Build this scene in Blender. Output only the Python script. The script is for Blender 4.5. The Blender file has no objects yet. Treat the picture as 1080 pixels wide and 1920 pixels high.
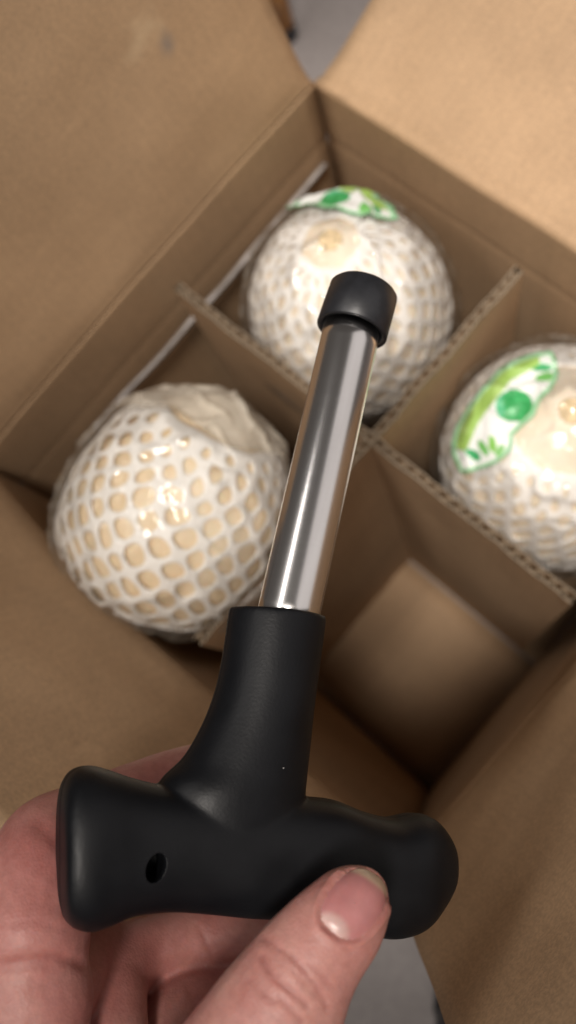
import bpy, bmesh, math, random
import numpy as np
from mathutils import Vector, Matrix, noise
from mathutils.bvhtree import BVHTree
random.seed(7); np.random.seed(7)
S = bpy.context.scene
COL = S.collection

# ------------------------------------------------------------------ camera
H = 0.341                                   # height of the carton's rim above the floor
F_PX = 1700.0                               # focal length in pixels of the 1080 x 1920 photograph
CPOS = Vector((0.24793, -0.18918, 0.39385 + H))
RX = Vector((0.7347489, 0.6534317, -0.1821294))
DY = Vector((0.6207545, -0.7559449, -0.2078728))
FW = Vector((-0.2735104, 0.0396767, -0.9610504))
cam = bpy.data.cameras.new("camera"); camo = bpy.data.objects.new("camera", cam); COL.objects.link(camo)
camo.matrix_world = Matrix(((RX.x, -DY.x, -FW.x, CPOS.x), (RX.y, -DY.y, -FW.y, CPOS.y), (RX.z, -DY.z, -FW.z, CPOS.z), (0, 0, 0, 1)))
cam.sensor_fit = 'VERTICAL'; cam.sensor_height = 36.0; cam.lens = 36.0 * F_PX / 1920.0
cam.clip_start = 0.01; cam.clip_end = 100
cam.dof.use_dof = True; cam.dof.focus_distance = 0.226; cam.dof.aperture_fstop = 8.6
S.camera = camo

# ------------------------------------------------------------------ light
wd = bpy.data.worlds.new("World"); S.world = wd; wd.use_nodes = True
wb = wd.node_tree.nodes["Background"]; wb.inputs[0].default_value = (1.0, 0.90, 0.82, 1); wb.inputs[1].default_value = 0.07
def lamp(name, at, to, size, watt, col):
    l = bpy.data.lights.new(name, 'AREA'); l.shape = 'DISK'; l.size = size; l.energy = watt; l.color = col
    o = bpy.data.objects.new(name, l); COL.objects.link(o); o.location = at
    o.rotation_euler = (Vector(to) - Vector(at)).to_track_quat('-Z', 'Y').to_euler()
    return o
BOXC = Vector((.135, -.126, H))
def spot(name, at, to, radius, watt, col, cone):
    l = bpy.data.lights.new(name, 'SPOT'); l.shadow_soft_size = radius; l.energy = watt; l.color = col; l.spot_size = math.radians(cone); l.spot_blend = 1.0
    o = bpy.data.objects.new(name, l); COL.objects.link(o); o.location = at
    o.rotation_euler = (Vector(to) - Vector(at)).to_track_quat('-Z', 'Y').to_euler()
    return o
spot("ceiling_downlight", BOXC + Vector((.20, -.135, 1.0)).normalized() * 1.7, BOXC + Vector((.045, .17, 0)), .20, 178, (1.0, .925, .85), 28.5)
l2 = lamp("linear_ceiling_lamp", BOXC + Vector((-.27, -.33, .93)).normalized() * 1.8, BOXC, 1.8, 9.5, (1.0, .95, .90))
l2.data.shape = 'RECTANGLE'; l2.data.size_y = .17
_z = (l2.location - BOXC).normalized(); _x = Vector((-.5, .86, 0)); _x = (_x - _z * _x.dot(_z)).normalized(); _y = _z.cross(_x)
l2.rotation_euler = Matrix((_x, _y, _z)).transposed().to_euler()
l3 = lamp("tube_reflection_fill", BOXC + Vector((.50, .75, .62)).normalized() * 2.4, BOXC, 2.2, 9, (1.0, .93, .90)); l3.data.shape = 'SQUARE'  # added fill standing in for ceiling bounce, for the steel tube to reflect
S.view_settings.view_transform = 'Standard'; S.view_settings.look = 'None'
S.view_settings.exposure = 0.0; S.view_settings.gamma = 1.0
S.cycles.use_denoising = True
S.cycles.max_bounces = 10; S.cycles.transparent_max_bounces = 16
S.cycles.caustics_reflective = False; S.cycles.caustics_refractive = False

# ------------------------------------------------------------------ helpers
def U(px, py, d):
    """point of the place seen at photo pixel (px, py), d metres along the view axis"""
    return CPOS + RX * ((px - 540) / F_PX * d) + DY * ((py - 960) / F_PX * d) + FW * d
def PX(P):
    q = Vector(P) - CPOS; z = q.dot(FW)
    return 540 + F_PX * q.dot(RX) / z, 960 + F_PX * q.dot(DY) / z
def tagp(o, label=None, cat=None, group=None, kind=None):
    if label: o['label'] = label
    if cat: o['category'] = cat
    if group: o['group'] = group
    if kind: o['kind'] = kind
    return o
def empty(name, loc, label, cat, group=None):
    o = bpy.data.objects.new(name, None); COL.objects.link(o); o.location = loc; o.empty_display_size = .02
    return tagp(o, label, cat, group)
def mesh_obj(name, verts, faces, mat, parent=None, smooth=True, origin=None):
    me = bpy.data.meshes.new(name)
    og = Vector(origin) if origin is not None else (parent_world(parent) if parent else Vector((0, 0, 0)))
    me.from_pydata([tuple(Vector(v) - og) for v in verts], [], faces)
    me.update()
    if smooth: me.polygons.foreach_set('use_smooth', [True] * len(me.polygons))
    me.materials.append(mat)
    o = bpy.data.objects.new(name, me); COL.objects.link(o)
    if parent:
        o.parent = parent; o.location = og - parent_world(parent)
    else: o.location = og
    return o
def parent_world(p):
    v = Vector(p.location)
    while p.parent: p = p.parent; v += Vector(p.location)
    return v
def fix_normals(o):
    bm = bmesh.new(); bm.from_mesh(o.data); bmesh.ops.recalc_face_normals(bm, faces=bm.faces); bm.to_mesh(o.data); bm.free()
def bake(o):
    """apply the modifiers"""
    dg = bpy.context.evaluated_depsgraph_get(); dg.update()
    me = bpy.data.meshes.new_from_object(o.evaluated_get(dg), preserve_all_data_layers=True, depsgraph=dg)
    old = o.data; o.modifiers.clear(); o.data = me; me.name = old.name
    bpy.data.meshes.remove(old)
    return o
def loft(rings, closed=True, cap=True):
    n = len(rings[0]); v = [p for r in rings for p in r]; f = []
    for i in range(len(rings) - 1):
        for j in range(n if closed else n - 1):
            k = (j + 1) % n
            f.append((i * n + j, i * n + k, (i + 1) * n + k, (i + 1) * n + j))
    if cap:
        f.append(tuple(range(n))[::-1]); f.append(tuple(range((len(rings) - 1) * n, len(rings) * n)))
    return v, f
def catmull(pts, n):
    P = [np.array(p, float) for p in pts]; P = [2 * P[0] - P[1]] + P + [2 * P[-1] - P[-2]]; out = []
    for i in range(1, len(P) - 2):
        for k in range(n):
            t = k / n
            out.append(.5 * (2 * P[i] + (P[i + 1] - P[i - 1]) * t + (2 * P[i - 1] - 5 * P[i] + 4 * P[i + 1] - P[i + 2]) * t * t + (3 * P[i] - P[i - 1] - 3 * P[i + 1] + P[i + 2]) * t ** 3))
    out.append(P[-2]); return out
def sm(a, b, x):
    t = min(1.0, max(0.0, (x - a) / (b - a))); return t * t * (3 - 2 * t)

# ------------------------------------------------------------------ materials
def mat(name):
    m = bpy.data.materials.new(name); m.use_nodes = True
    nt = m.node_tree; b = nt.nodes["Principled BSDF"]
    return m, nt, b
def N(nt, t, **kw):
    n = nt.nodes.new(t)
    for k, v in kw.items():
        if k.startswith('_'): setattr(n, k[1:], v)
        else: n.inputs[k.replace('__', ' ')].default_value = v
    return n
def L(nt, a, b): nt.links.new(a, b)
def ramp(nt, fac, stops):
    r = nt.nodes.new('ShaderNodeValToRGB'); e = r.color_ramp.elements
    while len(e) < len(stops): e.new(.5)
    for x, (p, c) in zip(e, stops): x.position = p; x.color = (*c, 1)
    L(nt, fac, r.inputs[0]); return r
def mixc(nt, fac, a, b, mode='MIX'):
    m = nt.nodes.new('ShaderNodeMix'); m.data_type = 'RGBA'; m.blend_type = mode
    for s, v in ((m.inputs[0], fac), (m.inputs[6], a), (m.inputs[7], b)):
        if isinstance(v, (int, float)): s.default_value = v
        elif isinstance(v, tuple): s.default_value = (*v, 1)
        else: L(nt, v, s)
    return m.outputs[2]

def cardboard(name, base, flute_axis=(0, 0, 0), rough=.72, spots=(), bands='xy'):
    m, nt, b = mat(name)
    tc = N(nt, 'ShaderNodeTexCoord')
    big = N(nt, 'ShaderNodeTexNoise', Scale=14.0, Detail=4.0, Roughness=.6); L(nt, tc.outputs['Object'], big.inputs['Vector'])
    fine = N(nt, 'ShaderNodeTexNoise', Scale=900.0, Detail=3.0); L(nt, tc.outputs['Object'], fine.inputs['Vector'])
    mp = N(nt, 'ShaderNodeMapping'); mp.inputs['Rotation'].default_value = flute_axis; mp.inputs['Scale'].default_value = (1, .03, 1); L(nt, tc.outputs['Object'], mp.inputs['Vector'])
    st = N(nt, 'ShaderNodeTexNoise', Scale=170.0, Detail=2.0, Roughness=.5); L(nt, mp.outputs[0], st.inputs['Vector'])
    d = tuple(c * .88 for c in base); l = tuple(min(1, c * 1.09) for c in base)
    c1 = ramp(nt, big.outputs[0], [(.3, d), (.72, l)])
    c2 = ramp(nt, fine.outputs[0], [(.35, (.84, .84, .84)), (.65, (1.08, 1.06, 1.04))])
    c3 = ramp(nt, st.outputs[0], [(.36, (.975, .972, .97)), (.64, (1.01, 1.01, 1.01))])
    c = mixc(nt, 1.0, mixc(nt, 1.0, c1.outputs[0], c2.outputs[0], 'MULTIPLY'), c3.outputs[0], 'MULTIPLY')
    mb = N(nt, 'ShaderNodeMapping'); mb.inputs['Rotation'].default_value = (0, 0, {'xy': math.radians(-45), 'x': 0, 'y': math.radians(90)}[bands]); L(nt, tc.outputs['Object'], mb.inputs['Vector'])
    wv = N(nt, 'ShaderNodeTexWave', Scale=58.0, Distortion=.25, Detail=1.0); wv.wave_type = 'BANDS'; wv.bands_direction = 'X'; L(nt, mb.outputs[0], wv.inputs['Vector'])
    c4 = ramp(nt, wv.outputs['Fac'], [(.0, (.984, .983, .982)), (1.0, (1.008, 1.008, 1.008))]); c = mixc(nt, 1.0, c, c4.outputs[0], 'MULTIPLY')
    sc_ = N(nt, 'ShaderNodeTexNoise', Scale=34.0, Detail=9.0, Roughness=.72, Distortion=.6); L(nt, tc.outputs['Object'], sc_.inputs['Vector'])
    rs = ramp(nt, sc_.outputs[0], [(.60, (0, 0, 0)), (.70, (.42,) * 3)]); c = mixc(nt, rs.outputs[0], c, tuple(min(1, k * 1.28) for k in base))
    rd_ = ramp(nt, sc_.outputs[0], [(.27, (.40,) * 3), (.36, (0, 0, 0))]); c = mixc(nt, rd_.outputs[0], c, tuple(k * .62 for k in base))
    for (P, rad, col, amt) in spots:
        wn = N(nt, 'ShaderNodeTexNoise', Scale=90.0, Detail=4.0); L(nt, tc.outputs['Object'], wn.inputs['Vector'])
        va = nt.nodes.new('ShaderNodeVectorMath'); va.operation = 'DISTANCE'; L(nt, tc.outputs['Object'], va.inputs[0]); va.inputs[1].default_value = P
        a1 = N(nt, 'ShaderNodeMath'); a1.operation = 'MULTIPLY_ADD'; L(nt, wn.outputs[0], a1.inputs[0]); a1.inputs[1].default_value = rad * 2.4; L(nt, va.outputs['Value'], a1.inputs[2])
        mr = N(nt, 'ShaderNodeMapRange'); L(nt, a1.outputs[0], mr.inputs[0]); mr.inputs[1].default_value = rad * 1.25; mr.inputs[2].default_value = rad * 2.1; mr.inputs[3].default_value = amt; mr.inputs[4].default_value = 0
        c = mixc(nt, mr.outputs[0], c, col)
    L(nt, c, b.inputs['Base Color'])
    b.inputs['Roughness'].default_value = rough; b.inputs['Specular IOR Level'].default_value = .3
    bp = N(nt, 'ShaderNodeBump', Strength=.12, Distance=.0006); 
    ad = N(nt, 'ShaderNodeMath'); ad.operation = 'MULTIPLY_ADD'; L(nt, wv.outputs['Fac'], ad.inputs[0]); ad.inputs[1].default_value = .35; L(nt, fine.outputs[0], ad.inputs[2])
    L(nt, ad.outputs[0], bp.inputs['Height']); L(nt, bp.outputs[0], b.inputs['Normal'])
    return m
KRAFT = (.435, .293, .176)
M_card = cardboard('kraft_board', KRAFT, (0, math.radians(90), 0))
M_cardx = cardboard('kraft_board_flutes_along_x', KRAFT, (0, 0, math.radians(90)), bands='y')
M_cardy = cardboard('kraft_board_flutes_along_y', KRAFT, (0, 0, 0), bands='x')
M_pad = cardboard('kraft_pad', (.40, .27, .15), (0, 0, math.radians(90)))
M_edge = cardboard('raw_board_edge', (.25, .20, .145), (0, math.radians(90), 0), .9)
M_flute = cardboard('fluting_paper', (.20, .15, .10), (0, math.radians(90), 0), .95)

# ------------------------------------------------------------------ floor and what stands on it
m, nt, b = mat('floor_tile'); M_floor = m
tc = N(nt, 'ShaderNodeTexCoord')
n1 = N(nt, 'ShaderNodeTexNoise', Scale=5.0, Detail=6.0); L(nt, tc.outputs['Object'], n1.inputs['Vector'])
n2 = N(nt, 'ShaderNodeTexNoise', Scale=160.0, Detail=3.0); L(nt, tc.outputs['Object'], n2.inputs['Vector'])
c = mixc(nt, .35, ramp(nt, n1.outputs[0], [(.3, (.30, .265, .255)), (.7, (.42, .375, .36))]).outputs[0], ramp(nt, n2.outputs[0], [(.3, (.26, .23, .22)), (.7, (.45, .40, .385))]).outputs[0])
L(nt, c, b.inputs['Base Color']); b.inputs['Roughness'].default_value = .38
fl = mesh_obj('floor', [(-3, -3, 0), (3, -3, 0), (3, 3, 0), (-3, 3, 0)], [(0, 1, 2, 3)], M_floor, smooth=False)
tagp(fl, kind='structure')

def simple(name, col, rough, var=.15, scale=60.0, metal=0.0, bump=0.0):
    m, nt, b = mat(name); tc = N(nt, 'ShaderNodeTexCoord')
    n = N(nt, 'ShaderNodeTexNoise', Scale=scale, Detail=5.0); L(nt, tc.outputs['Object'], n.inputs['Vector'])
    r = ramp(nt, n.outputs[0], [(.3, tuple(c * (1 - var) for c in col)), (.7, tuple(c * (1 + var) for c in col))])
    L(nt, r.outputs[0], b.inputs['Base Color']); b.inputs['Roughness'].default_value = rough; b.inputs['Metallic'].default_value = metal
    if bump:
        bp = N(nt, 'ShaderNodeBump', Strength=.3, Distance=bump); L(nt, n.outputs[0], bp.inputs['Height']); L(nt, bp.outputs[0], b.inputs['Normal'])
    return m
M_wood = simple('orange_wood', (.50, .22, .045), .35, .25, 30)
M_dark = simple('dark_rubber', (.020, .020, .024), .5)
M_bluegrey = simple('blue_grey_paint', (.085, .085, .11), .45)

def post(name, base, hgt, r0, r1, mat_, foot_mat, label, cat, foot_h=.035, foot_r=1.25):
    root = empty(name, base, label, cat)
    rings = []
    for k in range(13):
        t = k / 12; z = foot_h + (hgt - foot_h) * t; r = r0 + (r1 - r0) * t
        rings.append([Vector(base) + Vector((r * math.cos(a), r * math.sin(a), z)) for a in [2 * math.pi * i / 20 for i in range(20)]])
    v, f = loft(rings); mesh_obj('leg_shaft', v, f, mat_, root)
    rings = []
    for z, k in ((0, .85), (.004, 1), (foot_h * .7, 1), (foot_h, .9)):
        rings.append([Vector(base) + Vector((r0 * foot_r * k * math.cos(a), r0 * foot_r * k * math.sin(a), z)) for a in [2 * math.pi * i / 20 for i in range(20)]])
    v, f = loft(rings); mesh_obj('foot_cap', v, f, foot_mat, root)
    return root
post('table_stand', (-.268, .186, 0), .55, .0085, .013, M_wood, M_dark, 'orange wooden leg with a dark foot standing on the grey floor at the far edge', 'furniture leg', .018, 1.15)
_d = (U(846, 1872, 1) - CPOS); _f = CPOS + _d * (-CPOS.z / _d.z)
post('metal_post', (_f.x, _f.y, 0), .45, .010, .012, M_dark, M_dark, 'black leg standing on the grey floor near the bottom right corner', 'furniture leg')

# ------------------------------------------------------------------ carton
W, D = .27, .2519
T = .0042
box = empty('cardboard_box', (W / 2, -D / 2, 0), 'open brown corrugated cardboard box holding the wrapped coconuts', 'cardboard box')
def ngrid(name, nu, nv, fn, mat_, parent, thick, offset=1.0, edge=True):
    v = [fn(i / (nu - 1), j / (nv - 1)) for j in range(nv) for i in range(nu)]
    f = [(j * nu + i, j * nu + i + 1, (j + 1) * nu + i + 1, (j + 1) * nu + i) for j in range(nv - 1) for i in range(nu - 1)]
    o = mesh_obj(name, v, f, mat_, parent)
    md = o.modifiers.new('thickness', 'SOLIDIFY'); md.thickness = thick; md.offset = offset
    if edge: o.data.materials.append(M_edge); md.material_offset_rim = 1
    bake(o)
    return o
def nz(P, s, a): return a * noise.noise(Vector(P) * s)
corner = {'F': Vector((0, 0, 0)), 'R': Vector((W, 0, 0)), 'L': Vector((0, -D, 0)), 'N': Vector((W, -D, 0))}
def bulge(side, t, z):
    """how far the side wall is pushed out, z below the rim (negative)"""
    if side == 'LN': return .0065 * math.sin(math.pi * min(1, t * 1.25) if t < .8 else math.pi) * sm(-.26, -.05, z)
    if side == 'FR': return .002 * math.sin(math.pi * t) * sm(-.3, -.1, z)
    return .0015 * math.sin(math.pi * t) * sm(-.3, -.1, z)
SIDES = {'FL': ('F', 'L', Vector((-1, 0, 0))), 'FR': ('R', 'F', Vector((0, 1, 0))), 'LN': ('L', 'N', Vector((0, -1, 0))), 'NR': ('N', 'R', Vector((1, 0, 0)))}
def wall_pt(side, t, z):
    a, b_, out = SIDES[side]
    P = corner[a].lerp(corner[b_], t)
    P = P + out * (bulge(side, t, z) + nz((t * 3 + hash(side[0]) % 3, z * 9, ord(side[1])), 1.6, .0012) * math.sin(math.pi * t))
    # pressed score line round the carton, 44 mm below the rim
    P = P + out * ((.0003 if side[0] == 'F' else .0001) * math.exp(-((z + .046) / .0022) ** 2))
    return Vector((P.x, P.y, H + z))
for side in SIDES:
    zs = [0, -.004, -.012, -.025, -.036, -.040, -.043, -.0445, -.046, -.0475, -.049, -.052, -.058, -.07, -.1, -.14, -.19, -.25, -.30, -H + .007]
    nu = 25
    vs = lambda u, v, side=side: wall_pt(side, u, zs[int(round(v * (len(zs) - 1)))])
    a, b_, out = SIDES[side]
    ngrid('wall', nu, len(zs), vs, M_card, box, T, -1.0, False)
sg = {}
FL_ANG = {'FL': (77, .165), 'FR': (19, .19), 'LN': (71, .14), 'NR': (79, .185)}
flap_mats = {}
def flap_pt(side, u, w, inset=.0035):
    a, b_, out = SIDES[side]; ang, ln = FL_ANG[side]
    base = wall_pt(side, u, 0)
    along = (corner[b_] - corner[a]).normalized()
    # side edges drawn in a little, the free end more than the hinge
    mid = u - .5
    shift = -along * mid * 2 * ((-.005 if side == 'NR' else inset) * (1 - math.exp(-w / .006)))
    th = math.radians(ang + (8 if ang < 40 else 5) * math.exp(-w / .012) - 10 * (w / ln) * (0.5 if side == 'FL' else .25))
    P = base + shift + out * math.cos(th) * w + Vector((0, 0, math.sin(th) * w))
    nrm = -out * math.sin(th) + Vector((0, 0, math.cos(th)))
    wob = nz((u * 2.2 + ord(side[0]), w * 9, ord(side[1])), 1.5, .0040) * sm(0, .04, w) + nz((u * 7 + ord(side[0]), w * 26, ord(side[1])), 1.5, .0009) * sm(0, .02, w)
    if side == 'FR': wob += .0009 * math.exp(-((u - .945 + w * .25) / .010) ** 2) - .0009 * math.exp(-((u - .90 - w * .1) / .014) ** 2)
    wob += (.3 if side != 'FR' else .6) * -.0009 * math.exp(-((w - .004) / .002) ** 2) + (.1 if side != 'FR' else .6) * .0007 * math.exp(-((w - .009) / .003) ** 2)
    return P + nrm * wob
for side in SIDES:
    ln = FL_ANG[side][1]
    ws = [0, .002, .004, .006, .009, .013, .02] + [.02 + (ln - .02) * k / 14 for k in range(1, 15)]
    fn = lambda u, v, side=side, ws=ws: flap_pt(side, u, ws[int(round(v * (len(ws) - 1)))])
    if side == 'FL':
        # scuff seen on the upper part of this flap
        sc = flap_pt(side, .12, .09)
        best = min(((abs(PX(flap_pt(side, uu / 60, ww / 60 * ln))[0] - 315) + abs(PX(flap_pt(side, uu / 60, ww / 60 * ln))[1] - 90)), uu / 60, ww / 60 * ln) for uu in range(61) for ww in range(61))
        P1 = flap_pt(side, best[1], best[2]); P2 = flap_pt(side, best[1] + .03, best[2] + .012)
        og = Vector(box.location)
        mm = cardboard('kraft_board_scuffed', KRAFT, (0, 0, 0), .72, [(tuple(P2 - og), .012, (.56, .42, .27), .55), (tuple(P1 - og), .007, (.22, .185, .16), .75)], 'y')
    elif side == 'FR': mm = M_cardy
    elif side == 'LN': mm = M_cardy
    else: mm = M_cardx
    o = ngrid('flap', 37, len(ws), fn, mm, box, T, 1.0)
    if side == 'FL': o['label'] = 'flap with a small grey scuff mark'
    if side == 'FR': o['label'] = 'brightly lit flap folded almost flat'
# base of two meeting flaps
for k, (y0, y1) in enumerate(((-D, -D / 2 - .0008), (-D / 2 + .0008, 0))):
    def bp_(u, v, y0=y0, y1=y1): return Vector((u * W, y0 + (y1 - y0) * v, .007 + nz((u * 3, v * 3, k), 1, .0006)))
    ngrid('bottom_flap', 13, 9, bp_, M_cardx, box, .0042, -1.0)

# ------------------------------------------------------------------ divider of two crossed boards, and its cell pads
cx, cy = .1419, -.1227; ZT = H - .004; TH = .0046
div = empty('box_divider', (cx, cy, .008), 'crossed brown cardboard divider with fluted top edges standing inside the box', 'box divider')
def board(p0, p1, z0, z1, slot=None):
    p0, p1 = Vector(p0), Vector(p1); ln = (p1 - p0).length; t = (p1 - p0) / ln; n = Vector((-t.y, t.x, 0))
    nseg = 60
    # liners: one thin closed sleeve, open above and below
    def wob(s, z): return n * (nz((s * 9 + p0.x * 40, z * 7, 3.3), 1.0, .0022) * math.sin(math.pi * s))
    zz = [z0, z0 + .05, z0 + .12, z0 + .2, z1 - .06, z1 - .02, z1 - .006, z1 - .002, z1]
    def topz(s, side): return nz((s * 55 + side * 9, p0.x * 30, 1), 1.0, .0018) + nz((s * 14, side, p0.y * 40), 1, .0012)
    def ring(h, crush):
        out = []; inn = []
        for side, rng in ((1, range(nseg + 1)), (-1, range(nseg, -1, -1))):
            for i in rng:
                s = i / nseg
                z = h + (topz(s, side) if h == z1 else 0)
                wid = TH / 2 * (1 + (.22 * noise.noise(Vector((s * 34, side, p0.x * 20))) if crush else 0))
                base = p0 + t * (s * ln) + wob(s, h)
                out.append((base + n * side * wid, z)); inn.append((base + n * side * (wid - .00055), z))
        return [Vector((q.x, q.y, z)) for q, z in out], [Vector((q.x, q.y, z)) for q, z in inn]
    outs, inns = [], []
    for h in zz:
        a_, b_ = ring(h, h > z1 - .01); outs.append(a_); inns.append(b_)
    v, f = loft(outs + inns[::-1], True, False)
    nn = len(outs[0]); R_ = len(outs) * 2
    f += [((R_ - 1) * nn + j, (R_ - 1) * nn + (j + 1) % nn, (j + 1) % nn, j) for j in range(nn)]
    o = mesh_obj('divider_panel', v, f, M_card, div, smooth=False); fix_normals(o)
    o.data.materials.append(M_edge)
    for pl in o.data.polygons:
        if min(o.data.vertices[i].co.z for i in pl.vertices) + .008 > z1 - .0035: pl.material_index = 1
    # wavy medium between the liners
    per = .0063; k = int(ln / per * 10); pv = []; pf = []
    for i in range(k + 1):
        s = i / k; q = p0 + t * (s * ln)
        ph = s * ln / per * 2 * math.pi + 3.0 * noise.noise(Vector((s * 12, 5, p0.x * 9)))
        off = (TH / 2 - .0007) * math.sin(ph) * (1 - .25 * abs(noise.noise(Vector((s * 20, 2, 7)))))
        for h in (z0, z1 - .03, z1 - .0006 + nz((s * 60, 1, 2), 1, .0012)):
            b_ = q + n * off + wob(s, min(h, z1)); pv.append(Vector((b_.x, b_.y, h)))
    for i in range(k):
        for j in range(2): pf.append((i * 3 + j, (i + 1) * 3 + j, (i + 1) * 3 + j + 1, i * 3 + j + 1))
    fl_ = mesh_obj('fluting', pv, pf, M_flute, o)
    md = fl_.modifiers.new('t', 'SOLIDIFY'); md.thickness = .0005; md.offset = 0; bake(fl_)
    return o
XB = board((cx - .1268, cy, 0), (cx + .1136, cy, 0), .0085, ZT)
YB = board((cx, cy - .1215, 0), (cx, cy + .1051, 0), .0085, ZT - .0012)

# ------------------------------------------------------------------ coconuts
def foam():
    m, nt, b = mat('white_foam_net'); tc = N(nt, 'ShaderNodeTexCoord')
    n = N(nt, 'ShaderNodeTexNoise', Scale=420.0, Detail=3.0); L(nt, tc.outputs['Object'], n.inputs['Vector'])
    r = ramp(nt, n.outputs[0], [(.3, (.87, .835, .775)), (.7, (.95, .925, .88))]); L(nt, r.outputs[0], b.inputs['Base Color'])
    b.inputs['Roughness'].default_value = .55
    b.inputs['Subsurface Weight'].default_value = .25; b.inputs['Subsurface Radius'].default_value = (.004, .004, .004); b.inputs['Subsurface Scale'].default_value = .5
    bp = N(nt, 'ShaderNodeBump', Strength=.35, Distance=.0006); L(nt, n.outputs[0], bp.inputs['Height']); L(nt, bp.outputs[0], b.inputs['Normal'])
    return m
M_foam = foam()
def husk(name, stops):
    m, nt, b = mat(name); tc = N(nt, 'ShaderNodeTexCoord')
    mp = N(nt, 'ShaderNodeMapping'); mp.inputs['Scale'].default_value = (1, 1, .25); L(nt, tc.outputs['Object'], mp.inputs['Vector'])
    n = N(nt, 'ShaderNodeTexNoise', Scale=60.0, Detail=6.0, Roughness=.65); L(nt, mp.outputs[0], n.inputs['Vector'])
    n2 = N(nt, 'ShaderNodeTexNoise', Scale=16.0, Detail=3.0); L(nt, tc.outputs['Object'], n2.inputs['Vector'])
    c1 = ramp(nt, n.outputs[0], stops)
    c2 = ramp(nt, n2.outputs[0], [(.35, (.92, .88, .82)), (.65, (1, 1, 1))])
    L(nt, mixc(nt, 1.0, c1.outputs[0], c2.outputs[0], 'MULTIPLY'), b.inputs['Base Color']); b.inputs['Roughness'].default_value = .6
    b.inputs['Subsurface Weight'].default_value = .15; b.inputs['Subsurface Scale'].default_value = .003
    bp = N(nt, 'ShaderNodeBump', Strength=.5, Distance=.001); L(nt, n.outputs[0], bp.inputs['Height']); L(nt, bp.outputs[0], b.inputs['Normal'])
    return m
M_husk = husk('peeled_coconut', [(.3, (.72, .55, .34)), (.55, (.84, .69, .48)), (.75, (.88, .77, .60))])
M_pale = husk('pale_peeled_coconut', [(.3, (.80, .69, .53)), (.55, (.87, .78, .65)), (.75, (.90, .84, .75))])
M_germ = simple('apex_scar', (.70, .54, .32), .7, .35, 260, 0, .0006)
def film(name, milk, wr):
    m = bpy.data.materials.new(name); m.use_nodes = True; nt = m.node_tree; nt.nodes.clear()
    out = nt.nodes.new('ShaderNodeOutputMaterial'); tc = N(nt, 'ShaderNodeTexCoord')
    n = N(nt, 'ShaderNodeTexNoise', Scale=38.0, Detail=3.0, Roughness=.55, Distortion=.8); L(nt, tc.outputs['Object'], n.inputs['Vector'])
    bp = N(nt, 'ShaderNodeBump', Strength=wr, Distance=.003); L(nt, n.outputs[0], bp.inputs['Height'])
    tr = N(nt, 'ShaderNodeBsdfTransparent'); gl = N(nt, 'ShaderNodeBsdfGlossy', Roughness=.06); df = N(nt, 'ShaderNodeBsdfDiffuse')
    df.inputs[0].default_value = (.70, .64, .54, 1)
    L(nt, bp.outputs[0], gl.inputs['Normal'])
    fr = N(nt, 'ShaderNodeFresnel', IOR=1.5); L(nt, bp.outputs[0], fr.inputs['Normal'])
    k = N(nt, 'ShaderNodeMath'); k.operation = 'MULTIPLY'; L(nt, fr.outputs[0], k.inputs[0]); k.inputs[1].default_value = .85
    k2 = N(nt, 'ShaderNodeMath'); k2.operation = 'MINIMUM'; L(nt, k.outputs[0], k2.inputs[0]); k2.inputs[1].default_value = .45
    m1 = nt.nodes.new('ShaderNodeMixShader'); va = N(nt, 'ShaderNodeVertexColor'); va.layer_name = 'haze'; L(nt, va.outputs[0], m1.inputs[0]); L(nt, tr.outputs[0], m1.inputs[1]); L(nt, df.outputs[0], m1.inputs[2])
    m2 = nt.nodes.new('ShaderNodeMixShader'); L(nt, k2.outputs[0], m2.inputs[0]); L(nt, m1.outputs[0], m2.inputs[1]); L(nt, gl.outputs[0], m2.inputs[2])
    L(nt, m2.outputs[0], out.inputs[0]); return m
M_film = film('clear_wrap', .05, .5)
M_print = None
def sticker_mat():
    m, nt, b = mat('printed_sticker'); a = N(nt, 'ShaderNodeVertexColor'); a.layer_name = 'print'
    L(nt, a.outputs[0], b.inputs['Base Color']); b.inputs['Roughness'].default_value = .35; return m
M_print = sticker_mat()

PROFILE = catmull([(0, .0625), (.006, .0622), (.012, .060), (.024, .0535), (.038, .0425), (.050, .024), (.0565, .004), (.058, -.012), (.056, -.030), (.049, -.046), (.034, -.056), (.015, -.0595), (0, -.060)], 10)
_arc = [0.0]
for a_, b_ in zip(PROFILE, PROFILE[1:]): _arc.append(_arc[-1] + float(np.linalg.norm(b_ - a_)))
def prof(s):
    s = max(0, min(_arc[-1], s)); i = min(len(_arc) - 2, int(np.searchsorted(_arc, s, 'right')) - 1)
    t = (s - _arc[i]) / max(1e-9, _arc[i + 1] - _arc[i]); p = PROFILE[i] * (1 - t) + PROFILE[i + 1] * t
    a = PROFILE[max(0, i - 1)]; c_ = PROFILE[min(len(PROFILE) - 1, i + 2)]; d = c_ - a; d = d / np.linalg.norm(d)
    return p, np.array([-d[1], d[0]]) if d[0] * 0 - 0 is None else np.array([-d[1], d[0]])
def surf(s, phi, off=0.0, seed=0):
    p, nrm = prof(s)
    if nrm[0] < 0 and p[1] > -.05: nrm = -nrm
    if p[1] > .05 and nrm[1] < 0: nrm = -nrm
    lump = 1 + .018 * noise.noise(Vector((math.cos(phi) * 1.3, math.sin(phi) * 1.3, s * 18 + seed)))
    r = max(0, p[0] * lump + nrm[0] * off)
    return Vector((r * math.cos(phi), r * math.sin(phi), p[1] + nrm[1] * off))
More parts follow.
